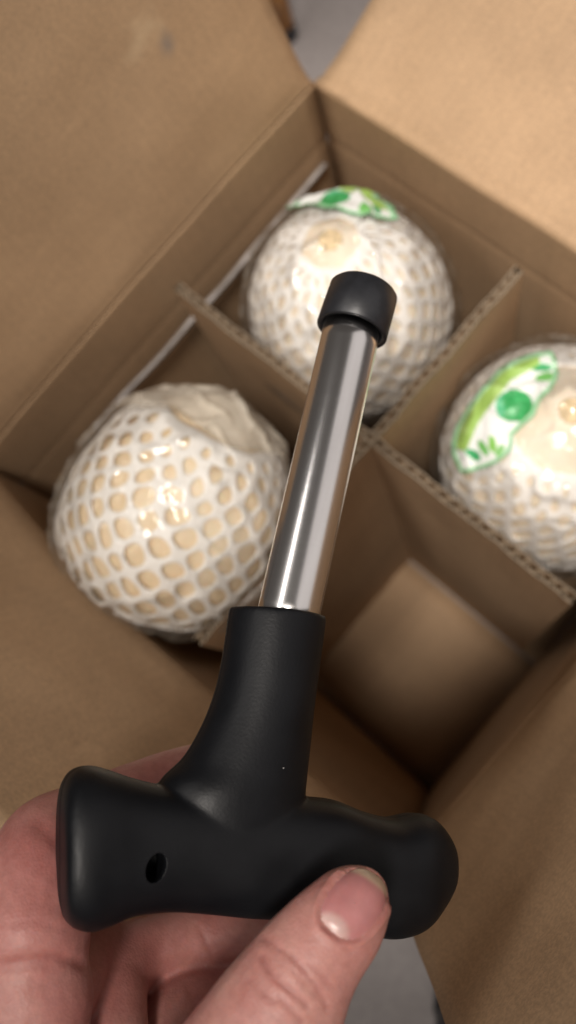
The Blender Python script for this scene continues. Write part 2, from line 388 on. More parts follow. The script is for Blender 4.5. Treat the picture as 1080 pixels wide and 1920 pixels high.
def make_coconut(center, scale, axis, spin, label, seed, ncol, s0, rowh, hole, film_gap, nut_mat, veil):
    zt = Vector(axis).normalized(); xr = Vector((math.cos(spin), math.sin(spin), 0)); xr = (xr - zt * xr.dot(zt)).normalized(); yr = zt.cross(xr)
    Rm = Matrix((xr, yr, zt)).transposed().to_4x4()
    root = empty('coconut', center, label, 'coconut', 'wrapped coconuts in the box')
    root.rotation_euler = Rm.to_euler(); root.scale = (scale,) * 3
    M = Matrix.Translation(center) @ Rm @ Matrix.Scale(scale, 4)
    def part(name, v, f, mt, smooth=True):
        me = bpy.data.meshes.new(name); me.from_pydata([tuple(q) for q in v], [], f); me.update()
        if smooth: me.polygons.foreach_set('use_smooth', [True] * len(me.polygons))
        me.materials.append(mt); o = bpy.data.objects.new(name, me); COL.objects.link(o); o.parent = root; return o
    LN = _arc[-1]
    # nut
    nphi = 72; rings = []
    for k in range(1, 60):
        s = LN * k / 60; rings.append([surf(s, 2 * math.pi * j / nphi, 0, seed) for j in range(nphi)])
    v, f = loft(rings); o = part('nut', v, f, nut_mat); fix_normals(o)
    # little scar at the apex
    rings = []
    for rr, zz in ((.0068, -.0006), (.0066, .0005), (.0050, .0011), (.0042, .0004), (.003, .0007), (.0008, .0012)):
        rings.append([Vector((rr * math.cos(2 * math.pi * j / 24) * (1 + .12 * math.sin(3 * j + seed)), rr * math.sin(2 * math.pi * j / 24), PROFILE[0][1] + zz - rr * 6e-2)) for j in range(24)])
    v, f = loft(rings); part('apex_scar', v, f, M_germ)
    # foam net: one lattice of diamonds with rounded holes
    rows = int((LN - .02 - s0) / rowh); V = []; F_ = []; idx = {}
    rnd = random.Random(seed)
    jit = {}
    def lat(i, j2):
        j2 %= 2 * ncol
        if (i, j2) not in jit:
            jit[(i, j2)] = (rnd.uniform(-.22, .22), rnd.uniform(-.22, .22))
        a, b = jit[(i, j2)]
        sw = .35 * noise.noise(Vector((i * .22, seed, 4))) 
        return (s0 + (i + b) * rowh, (j2 + a) * math.pi / ncol + sw * .75)
    def pos(s, ph):
        lift = .0004 + (.0028 if nut_mat is M_husk else .0012) * max(0, .35 + noise.noise(Vector((math.cos(ph) * 2.2, math.sin(ph) * 2.2, s * 36 + seed))))
        return surf(s, ph, lift, seed)
    def vid(key, s, ph):
        if key not in idx: idx[key] = len(V); V.append(pos(s, ph))
        return idx[key]
    def near(ph, ref):
        while ph - ref > math.pi: ph -= 2 * math.pi
        while ph - ref < -math.pi: ph += 2 * math.pi
        return ph
    for i in range(rows - 2):
        for j in range(ncol):
            j2 = 2 * j + (i % 2)
            cn = [(i, j2), (i + 1, j2 + 1), (i + 2, j2), (i + 1, j2 - 1)]
            sp = [lat(*c_) for c_ in cn]; ref = sp[0][1]; sp = [(s, near(p, ref)) for s, p in sp]
            ids = []; pts = []
            for k in range(4):
                a_, b_ = cn[k], cn[(k + 1) % 4]
                ka = (a_[0], a_[1] % (2 * ncol)); kb = (b_[0], b_[1] % (2 * ncol))
                pts.append(sp[k]); ids.append(vid(('c', ka), *sp[k]))
                md = ((sp[k][0] + sp[(k + 1) % 4][0]) / 2, (sp[k][1] + sp[(k + 1) % 4][1]) / 2)
                pts.append(md); ids.append(vid(('m',) + tuple(sorted((ka, kb))), *md))
            cs = sum(p[0] for p in pts) / 8; cp = sum(p[1] for p in pts) / 8
            r_here = max(.012, prof(cs)[0][0])
            hs = hole * (.55 + .45 * sm(s0 * .8, .075, cs)) * rnd.uniform(.9, 1.08)
            inn = []
            for k, (s, ph) in enumerate(pts):
                kk = hs * (.80 if k % 2 == 0 else 1.0)
                inn.append(len(V)); V.append(pos(cs + (s - cs) * kk, cp + (ph - cp) * kk))
            for k in range(8): F_.append((ids[k], ids[(k + 1) % 8], inn[(k + 1) % 8], inn[k]))
    for j in range(ncol):                                # the gathered border round the opening
        ka = (1, (2 * j + 1) % (2 * ncol)); kb = [(0, (2 * j) % (2 * ncol)), (0, (2 * j + 2) % (2 * ncol))]
        m0 = ('m',) + tuple(sorted((kb[0], ka))); m1_ = ('m',) + tuple(sorted((kb[1], ka)))
        F_.append((idx[('c', kb[0])], idx[m0], idx[m1_], idx[('c', kb[1])])); F_.append((idx[m0], idx[('c', ka)], idx[m1_]))
    net = part('foam_net', V, F_, M_foam); fix_normals(net)
    md = net.modifiers.new('thickness', 'SOLIDIFY'); md.thickness =   .0016 if nut_mat is M_husk else .0014; md.offset = 1.0
    md = net.modifiers.new('round', 'SUBSURF'); md.levels = md.render_levels = 2
    bake(net)
    # clear wrap, tight and wrinkled; folded over itself (hazier) in places
    HZ = []
    nphi = 200; rings = []
    for k in range(0, 120):
        s = .0005 + (LN * .80) * k / 119
        rg = []
        for j in range(nphi):
            ph = 2 * math.pi * j / nphi
            off = .0016 + .0036 * sm(s0 - .006, s0 + .010, s)
            q0 = surf(s, ph, 0, seed)
            cr = noise.noise(q0 * 75 + Vector((seed, 0, 0)))
            q1 = q0 + Vector((noise.noise(q0 * 60), noise.noise(q0 * 60 + Vector((9, 0, 0))), 0)) * .012
            rd = noise.noise(q1 * 44 + Vector((0, seed, 0))); r2 = noise.noise(q1 * 120 + Vector((0, 3, seed)))
            off += .0010 * cr + .0026 * (1 - abs(rd)) ** 8 + .0007 * (1 - abs(r2)) ** 5
            P_ = surf(s, ph, off, seed); rg.append(P_)
            HZ.append(max(veil, film_gap(M @ P_)) if film_gap else veil)
        rings.append(rg)
    v, f = loft(rings, True, False); f.append(tuple(range(nphi)))
    wrap = part('clear_wrap', v, f, M_film); fix_normals(wrap)
    hz = wrap.data.color_attributes.new('haze', 'FLOAT_COLOR', 'POINT')
    hz.data.foreach_set('color', [x for h_ in HZ for x in (h_, h_, h_, 1)])
    return root, M, wrap
cL, cT, cR = U(342, 942, .4335), U(638, 576, .468) + Vector((0, .005, -.004)), U(1022, 858, .456) + Vector((.002, .0045, 0))
FOLD = [(120, 790), (190, 762), (330, 768), (372, 802), (430, 842), (560, 862), (640, 880)]
def fold_haze(P):
    x, y = PX(P)
    fy = np.interp(x, [p[0] for p in FOLD], [p[1] for p in FOLD])
    return .62 * sm(8, -14, y - fy) if P.z > cL.z - .02 else .03
def world_az(dx, dy):
    v = RX * dx + DY * dy; return math.atan2(v.y, v.x)
def tilt(dx, dy, deg):
    a = world_az(dx, dy); s = math.sin(math.radians(deg)); return Vector((math.cos(a) * s, math.sin(a) * s, math.cos(math.radians(deg))))
coL, ML, wL = make_coconut(cL, .885, tilt(95, -150, 64), .4, 'wrapped coconut without a sticker, left of the steel tube, its net showing large', 3, 20, .034, .0084, .82, fold_haze, M_husk, .09)
coT, MT, wT = make_coconut(cT, .885, tilt(-10, -40, 7), .1, 'farthest coconut, green and white sticker on its far rim, behind the black tube cap', 11, 24, .015, .0088, .76, None, M_pale, .05)
coR, MR, wR = make_coconut(cR, .935, tilt(8, -10, 4), 1.2, 'right coconut with a green and white leaf sticker facing up, beside the divider', 23, 26, .030, .0088, .74, None, M_pale, .05)

# sticker of the right coconut: its outline is laid on the wrap, then reused on the far one
zq = lambda x, y: (560 + x / 2.077, 600 + y / 2.077)
OUT = [(985, 125), (900, 138), (800, 183), (735, 248), (690, 300), (650, 360), (612, 430), (600, 500), (615, 552), (640, 594), (700, 582), (750, 566), (800, 538), (830, 500), (836, 455), (862, 425), (920, 372), (940, 320), (985, 270), (1008, 225), (1005, 170)]
OUT = [tuple(p[:2]) for p in catmull(OUT + [OUT[0]], 5)][:-1]
def inside(x, y):
    c = False; n = len(OUT)
    for i in range(n):
        x1, y1 = OUT[i]; x2, y2 = OUT[(i + 1) % n]
        if (y1 > y) != (y2 > y) and x < (x2 - x1) * (y - y1) / (y2 - y1) + x1: c = not c
    return c
def segd(x, y, pts, close=False):
    best = 1e9; n = len(pts)
    for i in range(n if close else n - 1):
        x1, y1 = pts[i]; x2, y2 = pts[(i + 1) % n]; dx, dy = x2 - x1, y2 - y1
        t = max(0, min(1, ((x - x1) * dx + (y - y1) * dy) / (dx * dx + dy * dy + 1e-9)))
        best = min(best, math.hypot(x - x1 - dx * t, y - y1 - dy * t))
    return best
def ell(x, y, cx_, cy_, rx, ry, rot):
    c, s = math.cos(math.radians(rot)), math.sin(math.radians(rot)); u = ((x - cx_) * c + (y - cy_) * s) / rx; w = (-(x - cx_) * s + (y - cy_) * c) / ry
    return u * u + w * w < 1
BAND = [(915, 158), (810, 215), (735, 300), (672, 395), (640, 485)]
def print_col(x, y):
    d = segd(x, y, OUT, True)
    if d < 10: return (.20, .46, .25)
    if d < 17: return (.42, .66, .42)
    if segd(x, y, BAND) < 34 - 10 * abs((y - 320) / 170): return (.30, .48, .11) if noise.noise(Vector((x * .02, y * .02, 0))) < .2 else (.38, .56, .17)
    if ell(x, y, 842, 336, 74, 64, 0):
        return (.10, .44, .22) if x < 800 + 20 * noise.noise(Vector((y * .03, 1, 1))) else ((.035, .30, .085) if noise.noise(Vector((x * .05, y * .05, 2))) > -.1 else (.06, .40, .13))
    for e, cc in (((945, 186, 46, 17, 0), (.05, .34, .12)), ((962, 226, 42, 17, -8), (.16, .46, .12)), ((682, 524, 36, 18, 30), (.05, .36, .13)), ((722, 498, 34, 15, 58), (.16, .46, .12)), ((756, 484, 34, 15, 80), (.22, .50, .10)), ((786, 508, 26, 13, 120), (.20, .48, .14))):
        if ell(x, y, *e): return cc
    return (.78, .80, .78)
bvh = None
def bvh_of(o, Mw):
    vs = [Mw @ v.co for v in o.data.vertices]; ps = [tuple(p.vertices) for p in o.data.polygons]
    return BVHTree.FromPolygons(vs, ps)
tree = bvh_of(wR, MR); step = 5.0
gv, gf, gc, gi = [], [], [], {}
x0 = min(p[0] for p in OUT); x1 = max(p[0] for p in OUT); y0 = min(p[1] for p in OUT); y1 = max(p[1] for p in OUT)
nx_, ny_ = int((x1 - x0) / step) + 2, int((y1 - y0) / step) + 2
def gvert(i, j):
    if (i, j) in gi: return gi[(i, j)]
    x, y = x0 + i * step, y0 + j * step; px, py = zq(x, y)
    dr = (U(px, py, 1) - CPOS).normalized(); h = tree.ray_cast(CPOS, dr)
    if h[0] is None: gi[(i, j)] = None; return None
    nm = h[1] if h[1].dot(dr) < 0 else -h[1]
    gi[(i, j)] = len(gv); gv.append(MR.inverted() @ (h[0] + nm * .0006)); gc.append(print_col(x, y) if inside(x, y) else (.20, .46, .25)); return gi[(i, j)]
for i in range(nx_):
    for j in range(ny_):
        if inside(x0 + (i + .5) * step, y0 + (j + .5) * step):
            q = [gvert(i, j), gvert(i + 1, j), gvert(i + 1, j + 1), gvert(i, j + 1)]
            if None not in q: gf.append(q)
me = bpy.data.meshes.new('leaf_sticker'); me.from_pydata([tuple(v) for v in gv], [], gf); me.update()
at = me.color_attributes.new('print', 'FLOAT_COLOR', 'POINT'); at.data.foreach_set('color', [x for c_ in gc for x in (*c_, 1)])
me.polygons.foreach_set('use_smooth', [True] * len(me.polygons)); me.materials.append(M_print)
st = bpy.data.objects.new('leaf_sticker', me); COL.objects.link(st); st.parent = coR
st2 = bpy.data.objects.new('leaf_sticker', me.copy()); COL.objects.link(st2); st2.parent = coT
cen = sum((Vector(v) for v in gv), Vector()) / len(gv)
tgt = None
Rt = MT.to_3x3().normalized()
want = Rt.inverted() @ Vector((math.cos(world_az(-4, -82)), math.sin(world_az(-4, -82)), 0))
rotz = math.atan2(want.y, want.x) - math.atan2(cen.y, cen.x)
treeT = BVHTree.FromPolygons([v.co.copy() for v in wT.data.vertices], [tuple(p.vertices) for p in wT.data.polygons])
Rz = Matrix.Rotation(rotz, 3, 'Z'); pull = Matrix.Rotation(0, 3, 'X')
axis_t = Vector((-want.y, want.x, 0)).normalized(); Rp = Matrix.Rotation(math.radians(4), 3, axis_t)
for v in st2.data.vertices:
    d = (Rp @ (Rz @ v.co)).normalized(); h = treeT.ray_cast(d * .2, -d)
    if h[0] is not None: v.co = h[0] + d * .0006

# plain cardboard risers, one under each coconut
for (c_, drop) in ((cL, .0575), (cT, .0560), (cR, .0570)):
    zb = c_.z - drop; h_ = .026
    cv = [Vector((c_.x + sx * h_, c_.y + sy * h_, z)) for z in (.0085, zb) for sx, sy in ((-1, -1), (1, -1), (1, 1), (-1, 1))]
    mesh_obj('riser', cv, [(3, 2, 1, 0), (4, 5, 6, 7), (0, 1, 5, 4), (1, 2, 6, 5), (2, 3, 7, 6), (3, 0, 4, 7)], M_pad, div, smooth=False)

# thin plastic strip lying along the inner wall
def strip():
    pts = []
    for k in range(41):
        t = k / 40; y = -.008 - .208 * t
        z = H - .057 + .0012 * noise.noise(Vector((t * 4, 0, 0))); x = .0040 + .0012 * noise.noise(Vector((t * 5, 3, 0))) + .002 * math.sin(math.pi * t)
        wd_ = .0012 * (1 - .25 * sm(.5, 1, t))
        pts.append([Vector((x - .0018, y, z + .0006)), Vector((x + wd_ * .2, y, z + .0010)), Vector((x + wd_ * .6, y, z - .0002)), Vector((x + wd_ * .55, y, z - .0022)), Vector((x - .0016, y, z - .0012))])
    return loft(pts)
m, nt, b = mat('pale_plastic'); tc = N(nt, 'ShaderNodeTexCoord'); n = N(nt, 'ShaderNodeTexNoise', Scale=50.0, Detail=4.0); L(nt, tc.outputs['Object'], n.inputs['Vector'])
L(nt, ramp(nt, n.outputs[0], [(.35, (.30, .27, .25)), (.65, (.52, .48, .46))]).outputs[0], b.inputs['Base Color']); b.inputs['Roughness'].default_value = .22
v, f = strip(); so = mesh_obj('plastic_strip', v, f, m, origin=(.004, -.112, H - .05)); fix_normals(so)
tagp(so, 'thin shiny pale plastic strip running along the upper left inner wall of the box', 'plastic strip')

# ------------------------------------------------------------------ the tool
AI, BI, CI = 4.263, -.00093, .000478
def dp(u, v): return 1.0 / (AI + BI * u + CI * v)
def TP(u, v): return U(u, v, dp(u, v))               # a point of the tool's mid plane
pn = (TP(500, 1200) - TP(200, 1200)).cross(TP(300, 1500) - TP(300, 1200)).normalized()
if pn.dot(FW) > 0: pn = -pn                           # towards the viewer
tool = empty('coconut_opener', TP(443, 1590), 'black T handled coconut opener with steel tube and black end cap, held up', 'coconut opener')
def se(k, n, e):                                      # superellipse
    a = 2 * math.pi * k / n; c, s = math.cos(a), math.sin(a)
    return math.copysign(abs(c) ** (2 / e), c), math.copysign(abs(s) ** (2 / e), s)
def secrings(secs, e, nsub, nr=48):
    """secs: (ua,va,ub,vb,half thickness mm) the two silhouette points of each section"""
    rings = []
    for s in catmull(secs, nsub):
        A, B = TP(s[0], s[1]), TP(s[2], s[3]); c_ = (A + B) / 2; h = (B - A) / 2
        rings.append([c_ + h * se(k, nr, e)[0] + pn * (max(.2, s[4]) * .001 * se(k, nr, e)[1]) for k in range(nr)])
    return rings
BAR = [(112, 1530, 1666, 8), (114, 1494, 1698, 10.8), (121, 1464, 1722, 12.6), (138, 1443, 1737, 13.4), (168, 1436, 1742, 13.6), (206, 1445, 1730, 13.0), (246, 1459, 1714, 12.2), (310, 1474, 1706, 11.8), (380, 1480, 1710, 11.8), (460, 1486, 1718, 12), (540, 1492, 1722, 12), (620, 1499, 1732, 12.2), (680, 1522, 1750, 12.3), (730, 1533, 1756, 12.3), (776, 1525, 1742, 11.8), (808, 1534, 1710, 9.8), (834, 1569, 1670, 7), (844, 1601, 1638, 3.5)]
v1, f1 = loft(secrings([(u, a, u, b_, t) for u, a, b_, t in BAR], 2.7, 5))
NECK = [(434, 1137, 604, 1158, 11.4), (431, 1150, 605, 1172, 11.6), (419, 1230, 593, 1262, 11.6), (405, 1295, 584, 1332, 11.6), (381, 1358, 577, 1402, 11.7), (345, 1420, 571, 1462, 11.9), (300, 1466, 568, 1510, 11.9), (285, 1530, 572, 1570, 11.4), (300, 1600, 570, 1630, 10.5)]
v2, f2 = loft(secrings(NECK, 2.0, 6))
def handle_mat():
    m, nt, b = mat('black_handle_plastic'); tc = N(nt, 'ShaderNodeTexCoord')
    n = N(nt, 'ShaderNodeTexNoise', Scale=1400.0, Detail=2.0); L(nt, tc.outputs['Object'], n.inputs['Vector'])
    n2 = N(nt, 'ShaderNodeTexNoise', Scale=70.0, Detail=5.0); L(nt, tc.outputs['Object'], n2.inputs['Vector'])
    L(nt, ramp(nt, n2.outputs[0], [(.35, (.0035, .0038, .005)), (.7, (.0055, .006, .0075))]).outputs[0], b.inputs['Base Color'])
    L(nt, ramp(nt, n2.outputs[0], [(.3, (.40,) * 3), (.7, (.52,) * 3)]).outputs[0], b.inputs['Roughness'])
    b.inputs['Specular IOR Level'].default_value = .22
    vo = N(nt, 'ShaderNodeTexVoronoi', Scale=330.0); L(nt, tc.outputs['Object'], vo.inputs['Vector'])      # dust specks
    sp = N(nt, 'ShaderNodeSeparateColor'); L(nt, vo.outputs['Color'], sp.inputs[0])
    t1 = N(nt, 'ShaderNodeMath'); t1.operation = 'LESS_THAN'; L(nt, vo.outputs['Distance'], t1.inputs[0]); t1.inputs[1].default_value = .09
    t2 = N(nt, 'ShaderNodeMath'); t2.operation = 'GREATER_THAN'; L(nt, sp.outputs[0], t2.inputs[0]); t2.inputs[1].default_value = .975
    t3 = N(nt, 'ShaderNodeMath'); t3.operation = 'MULTIPLY'; L(nt, t1.outputs[0], t3.inputs[0]); L(nt, t2.outputs[0], t3.inputs[1])
    L(nt, mixc(nt, t3.outputs[0], b.inputs['Base Color'].links[0].from_socket, (.30, .29, .28)), b.inputs['Base Color'])
    bp = N(nt, 'ShaderNodeBump', Strength=.12, Distance=.0003); L(nt, n.outputs[0], bp.inputs['Height']); L(nt, bp.outputs[0], b.inputs['Normal'])
    return m
M_handle = handle_mat()
def voxel_union(name, meshes, mat_, parent, size, smooth_it, origin=None):
    V, F_ = [], []
    for v, f in meshes:
        o0 = len(V); V += list(v); F_ += [tuple(i + o0 for i in q) for q in f]
    o = mesh_obj(name, V, F_, mat_, parent, origin=origin); fix_normals(o)
    md = o.modifiers.new('r', 'REMESH'); md.mode = 'VOXEL'; md.voxel_size = size
    if smooth_it:
        md = o.modifiers.new('s', 'SMOOTH'); md.factor = .5; md.iterations = smooth_it
    bake(o)
    if not o.data.materials: o.data.materials.append(mat_)
    o.data.polygons.foreach_set('use_smooth', [True] * len(o.data.polygons))
    return o
handle = voxel_union('handle', [(v1, f1), (v2, f2)], M_handle, tool, .0005, 14)
# cord hole through the left arm
bmh = bmesh.new(); bmh.from_mesh(handle.data); _o = Vector(tool.location); es = set()
for fc in bmh.faces:
    x_, y_ = PX(fc.calc_center_median() + _o)
    if abs(x_ - 293) < 36 and abs(y_ - 1628) < 44 and fc.normal.dot(pn) > .2: es.update(fc.edges)
bmesh.ops.subdivide_edges(bmh, edges=list(es), cuts=3, use_grid_fill=True)
for fc in bmh.faces: fc.smooth = True
bmesh.ops.triangulate(bmh, faces=[fc for fc in bmh.faces if len(fc.verts) > 4]); bmh.to_mesh(handle.data); bmh.free(); handle.data.update()
og = Vector(tool.location); co = np.empty(len(handle.data.vertices) * 3); handle.data.vertices.foreach_get('co', co); co = co.reshape(-1, 3)
no = np.empty_like(co).reshape(-1); handle.data.vertices.foreach_get('normal', no); no = no.reshape(-1, 3)
cxn, rxn, dyn, fwn = np.array(CPOS), np.array(RX), np.array(DY), np.array(FW)
def allpx(co_, org):
    q = co_ + np.array(org) - cxn; z = q @ fwn
    return 540 + F_PX * (q @ rxn) / z, 960 + F_PX * (q @ dyn) / z, z
px, py, pz = allpx(co, og)
a_ = math.radians(20); du = (px - 293) * math.cos(a_) + (py - 1628) * math.sin(a_); dv = -(px - 293) * math.sin(a_) + (py - 1628) * math.cos(a_)
rr = np.sqrt((du / 17) ** 2 + (dv / 28) ** 2); facing = (no @ np.array(pn)) > .3
q_ = np.clip((1.06 - rr) / .16, 0, 1); dep = q_ * q_ * (3 - 2 * q_) * .009 * facing
offp = (co + np.array(og) - np.array(TP(443, 1590))) @ np.array(pn)
co += no * (np.exp(-(offp / .0004) ** 2) * .00016)[:, None]           # mould seam
co -= np.outer(dep, np.array(pn)); handle.data.vertices.foreach_set('co', co.reshape(-1)); handle.data.update()
# steel tube
A0, A1 = TP(532, 1190), TP(662, 606); ax = (A1 - A0).normalized()
e1 = pn - ax * pn.dot(ax); e1.normalize(); e2 = ax.cross(e1)
RT = .0080
def tube_rings(prof_, c0, axv, a1, a2, n=96):
    return [[c0 + axv * h + (a1 * math.cos(2 * math.pi * k / n) + a2 * math.sin(2 * math.pi * k / n)) * r for k in range(n)] for r, h in prof_]
ln = (A1 - A0).length
def steel():
    m, nt, b = mat('brushed_steel'); tc = N(nt, 'ShaderNodeTexCoord')
    mp = N(nt, 'ShaderNodeMapping'); mp.inputs['Scale'].default_value = (9, 9, 1300); L(nt, tc.outputs['Object'], mp.inputs['Vector'])
    n = N(nt, 'ShaderNodeTexNoise', Scale=1.0, Detail=3.0, Roughness=.7); L(nt, mp.outputs[0], n.inputs['Vector'])
    mp2 = N(nt, 'ShaderNodeMapping'); mp2.inputs['Scale'].default_value = (260, 260, 30); L(nt, tc.outputs['Object'], mp2.inputs['Vector'])
    n2 = N(nt, 'ShaderNodeTexNoise', Scale=1.0, Detail=4.0); L(nt, mp2.outputs[0], n2.inputs['Vector'])
    L(nt, ramp(nt, n2.outputs[0], [(.3, (.74, .72, .71)), (.7, (.83, .81, .80))]).outputs[0], b.inputs['Base Color'])
    b.inputs['Metallic'].default_value = 1; b.inputs['Anisotropic'].default_value = .5
    tg = N(nt, 'ShaderNodeTangent'); tg.direction_type = 'RADIAL'; tg.axis = 'Z'; L(nt, tg.outputs[0], b.inputs['Tangent'])
    L(nt, ramp(nt, n.outputs[0], [(.3, (.205,) * 3), (.7, (.235,) * 3)]).outputs[0], b.inputs['Roughness'])
    bp = N(nt, 'ShaderNodeBump', Strength=.05, Distance=.00008); L(nt, n.outputs[0], bp.inputs['Height']); L(nt, bp.outputs[0], b.inputs['Normal'])
    return m
M_steel = steel()
frame = Matrix((e1, e2, ax)).transposed().to_4x4()
def axis_part(name, prof_, c0, fr, mt, n=96):
    v, f = loft(tube_rings(prof_, Vector(), Vector((0, 0, 1)), Vector((1, 0, 0)), Vector((0, 1, 0)), n), True, False)
    R_ = len(prof_); f += [((R_ - 1) * n + j, (R_ - 1) * n + (j + 1) % n, (j + 1) % n, j) for j in range(n)]
    me = bpy.data.meshes.new(name); me.from_pydata([tuple(q) for q in v], [], f); me.update()
    me.polygons.foreach_set('use_smooth', [True] * len(me.polygons)); me.materials.append(mt)
    o = bpy.data.objects.new(name, me); COL.objects.link(o); o.parent = tool; o.location = c0 - Vector(tool.location); o.rotation_euler = fr.to_euler(); fix_normals(o); return o
axis_part('steel_tube', [(RT, 0)] + [(RT, ln * k / 12) for k in range(1, 13)] + [(RT - .0006, ln), (RT - .0006, 0)], A0, frame, M_steel)
# rubber end cap, sitting a little askew
M_cap = simple('black_cap_rubber', (.012, .0125, .015), .42, .2, 400, 0, .0002)
C0, C1 = TP(659, 622), TP(677, 543); cax = (C1 - C0).normalized(); lc = (C1 - C0).length + .0005
f1_ = pn - cax * pn.dot(cax); f1_.normalize(); f2_ = cax.cross(f1_)
sk = Matrix.Rotation(math.radians(-4), 3, pn); cax, f1_, f2_ = sk @ cax, sk @ f1_, sk @ f2_
cfr = Matrix((f1_, f2_, cax)).transposed().to_4x4()
RC = .0101
axis_part('end_cap', [(RT + .0003, .0004), (RC - .0003, 0), (RC, .0003), (RC - .0001, lc * .5), (RC - .0003, lc - .0010), (RC - .0009, lc - .0003), (RC - .0022, lc), (.004, lc + .0001), (.0005, lc + .0001), (.0005, lc - .002), (RT + .0003, lc - .002)], C0, cfr, M_cap, 72)

# ------------------------------------------------------------------ the hand
def skin():
    m, nt, b = mat('skin'); tc = N(nt, 'ShaderNodeTexCoord')
    n = N(nt, 'ShaderNodeTexNoise', Scale=70.0, Detail=5.0, Roughness=.6); L(nt, tc.outputs['Object'], n.inputs['Vector'])
    n2 = N(nt, 'ShaderNodeTexNoise', Scale=520.0, Detail=3.0); L(nt, tc.outputs['Object'], n2.inputs['Vector'])
    vo = N(nt, 'ShaderNodeTexVoronoi', Scale=1300.0); L(nt, tc.outputs['Object'], vo.inputs['Vector'])
    c1 = ramp(nt, n.outputs[0], [(.3, (.40, .172, .150)), (.5, (.45, .218, .190)), (.72, (.485, .262, .222))])
    c2 = ramp(nt, n2.outputs[0], [(.3, (.90, .87, .86)), (.7, (1.04, 1.03, 1.02))])
    va = N(nt, 'ShaderNodeVertexColor'); va.layer_name = 'tone'
    c = mixc(nt, 1.0, mixc(nt, 1.0, c1.outputs[0], c2.outputs[0], 'MULTIPLY'), va.outputs[0], 'MULTIPLY')
    L(nt, c, b.inputs['Base Color']); b.inputs['Roughness'].default_value = .47; b.inputs['Specular IOR Level'].default_value = .35
    b.inputs['Subsurface Weight'].default_value = .35; b.inputs['Subsurface Radius'].default_value = (1.0, .32, .18); b.inputs['Subsurface Scale'].default_value = .0025
    ad = N(nt, 'ShaderNodeMath'); ad.operation = 'MULTIPLY_ADD'; L(nt, n2.outputs[0], ad.inputs[0]); ad.inputs[1].default_value = 1.2; L(nt, vo.outputs['Distance'], ad.inputs[2])
    bp = N(nt, 'ShaderNodeBump', Strength=.22, Distance=.0003); L(nt, ad.outputs[0], bp.inputs['Height']); L(nt, bp.outputs[0], b.inputs['Normal'])
    return m
M_skin = skin()
bmS = bmesh.new(); bmesh.ops.create_icosphere(bmS, subdivisions=3, radius=1); SV = [v.co.copy() for v in bmS.verts]; SF = [tuple(v.index for v in f.verts) for f in bmS.faces]; bmS.free()
balls = []
def chain(pts, k=1.0, n=7):
    """pts: (px, py, depth, half width in pixels)"""
    for x, y, d, h in catmull(pts, n):
        c_ = U(x, y, d); r = h * d / F_PX
        balls.append(([c_ + RX * (v.x * r) + DY * (v.y * r) + FW * (v.z * r * k) for v in SV], SF))
# thumb, in front of the handle's right arm
chain([(668, 1687, .1975, 60), (655, 1703, .1965, 76), (632, 1735, .195, 88), (592, 1782, .194, 98), (552, 1840, .193, 112), (508, 1920, .192, 130), (455, 2020, .192, 150), (390, 2130, .194, 165)], .82)
chain([(676, 1676, .1985, 52), (664, 1690, .198, 66)], .8)
# index finger: up the left side and round behind the handle
chain([(60, 2130, .200, 120), (42, 1990, .205, 122), (58, 1880, .209, 116)], .95)
chain([(58, 1740, .212, 112), (76, 1650, .219, 108), (100, 1590, .229, 100), (170, 1555, .240, 86), (270, 1508, .250, 84), (380, 1470, .257, 76), (470, 1458, .262, 66)], .95)
chain([(58, 1880, .209, 116), (56, 1810, .211, 108), (58, 1740, .212, 112)], .95)
# middle finger
chain([(110, 1850, .218, 80), (150, 1810, .228, 66), (190, 1775, .240, 58)], 1.0)
chain([(190, 2120, .213, 95), (205, 1990, .219, 78), (205, 1900, .225, 70), (212, 1835, .233, 66)], 1.0)
chain([(212, 1835, .233, 66), (262, 1785, .243, 62), (340, 1762, .249, 58), (430, 1748, .252, 56), (520, 1735, .254, 52)], 1.0)
# ring finger
chain([(300, 2120, .224, 100), (312, 1990, .232, 88), (345, 1905, .241, 82), (430, 1868, .250, 74), (560, 1826, .258, 62)], 1.0)
# palm
chain([(0, 2230, .200, 190), (140, 2260, .205, 200), (300, 2250, .203, 200), (400, 2210, .198, 180)], .8)
# wrist and forearm, leading away below the picture
chain([(210, 2250, .203, 195), (170, 2480, .212, 205), (100, 2800, .212, 215), (0, 3200, .205, 235), (-120, 3700, .195, 270)], .85)
hand = voxel_union('hand', balls, M_skin, None, .0006, 16, origin=U(250, 2200, .205))
tagp(hand, 'left hand gripping the black handle between thumb and curled fingers', 'hand')
og = Vector(hand.location)
nv = len(hand.data.vertices); co = np.empty(nv * 3); hand.data.vertices.foreach_get('co', co); co = co.reshape(-1, 3)
no = np.empty(nv * 3); hand.data.vertices.foreach_get('normal', no); no = no.reshape(-1, 3)
px, py, pz = allpx(co, og); front = (no @ fwn) < -.05
def polyd(pts):
    best = np.full(nv, 1e9); 
    for (x1_, y1_), (x2_, y2_) in zip(pts, pts[1:]):
        dx, dy = x2_ - x1_, y2_ - y1_; t = np.clip(((px - x1_) * dx + (py - y1_) * dy) / (dx * dx + dy * dy), 0, 1)
        best = np.minimum(best, np.hypot(px - x1_ - dx * t, py - y1_ - dy * t))
    return best
tone = np.ones((nv, 3)); disp = np.zeros(nv)
g = lambda x, y: (440 + x / 3.176, 1560 + y / 3.176)      # pixels of the thumb close-up
thumbz = (px > 492 - (py - 1720) * .645 - 12) & (pz < .215)
def crease(pts, w, dep, red, only=None):
    d = polyd(pts); k = np.exp(-(d / w) ** 2) * front * (only if only is not None else 1)
    disp[:] -= k * dep * .6
    tone[:] *= 1 - k[:, None] * np.array((.25, .45, .45)) * red
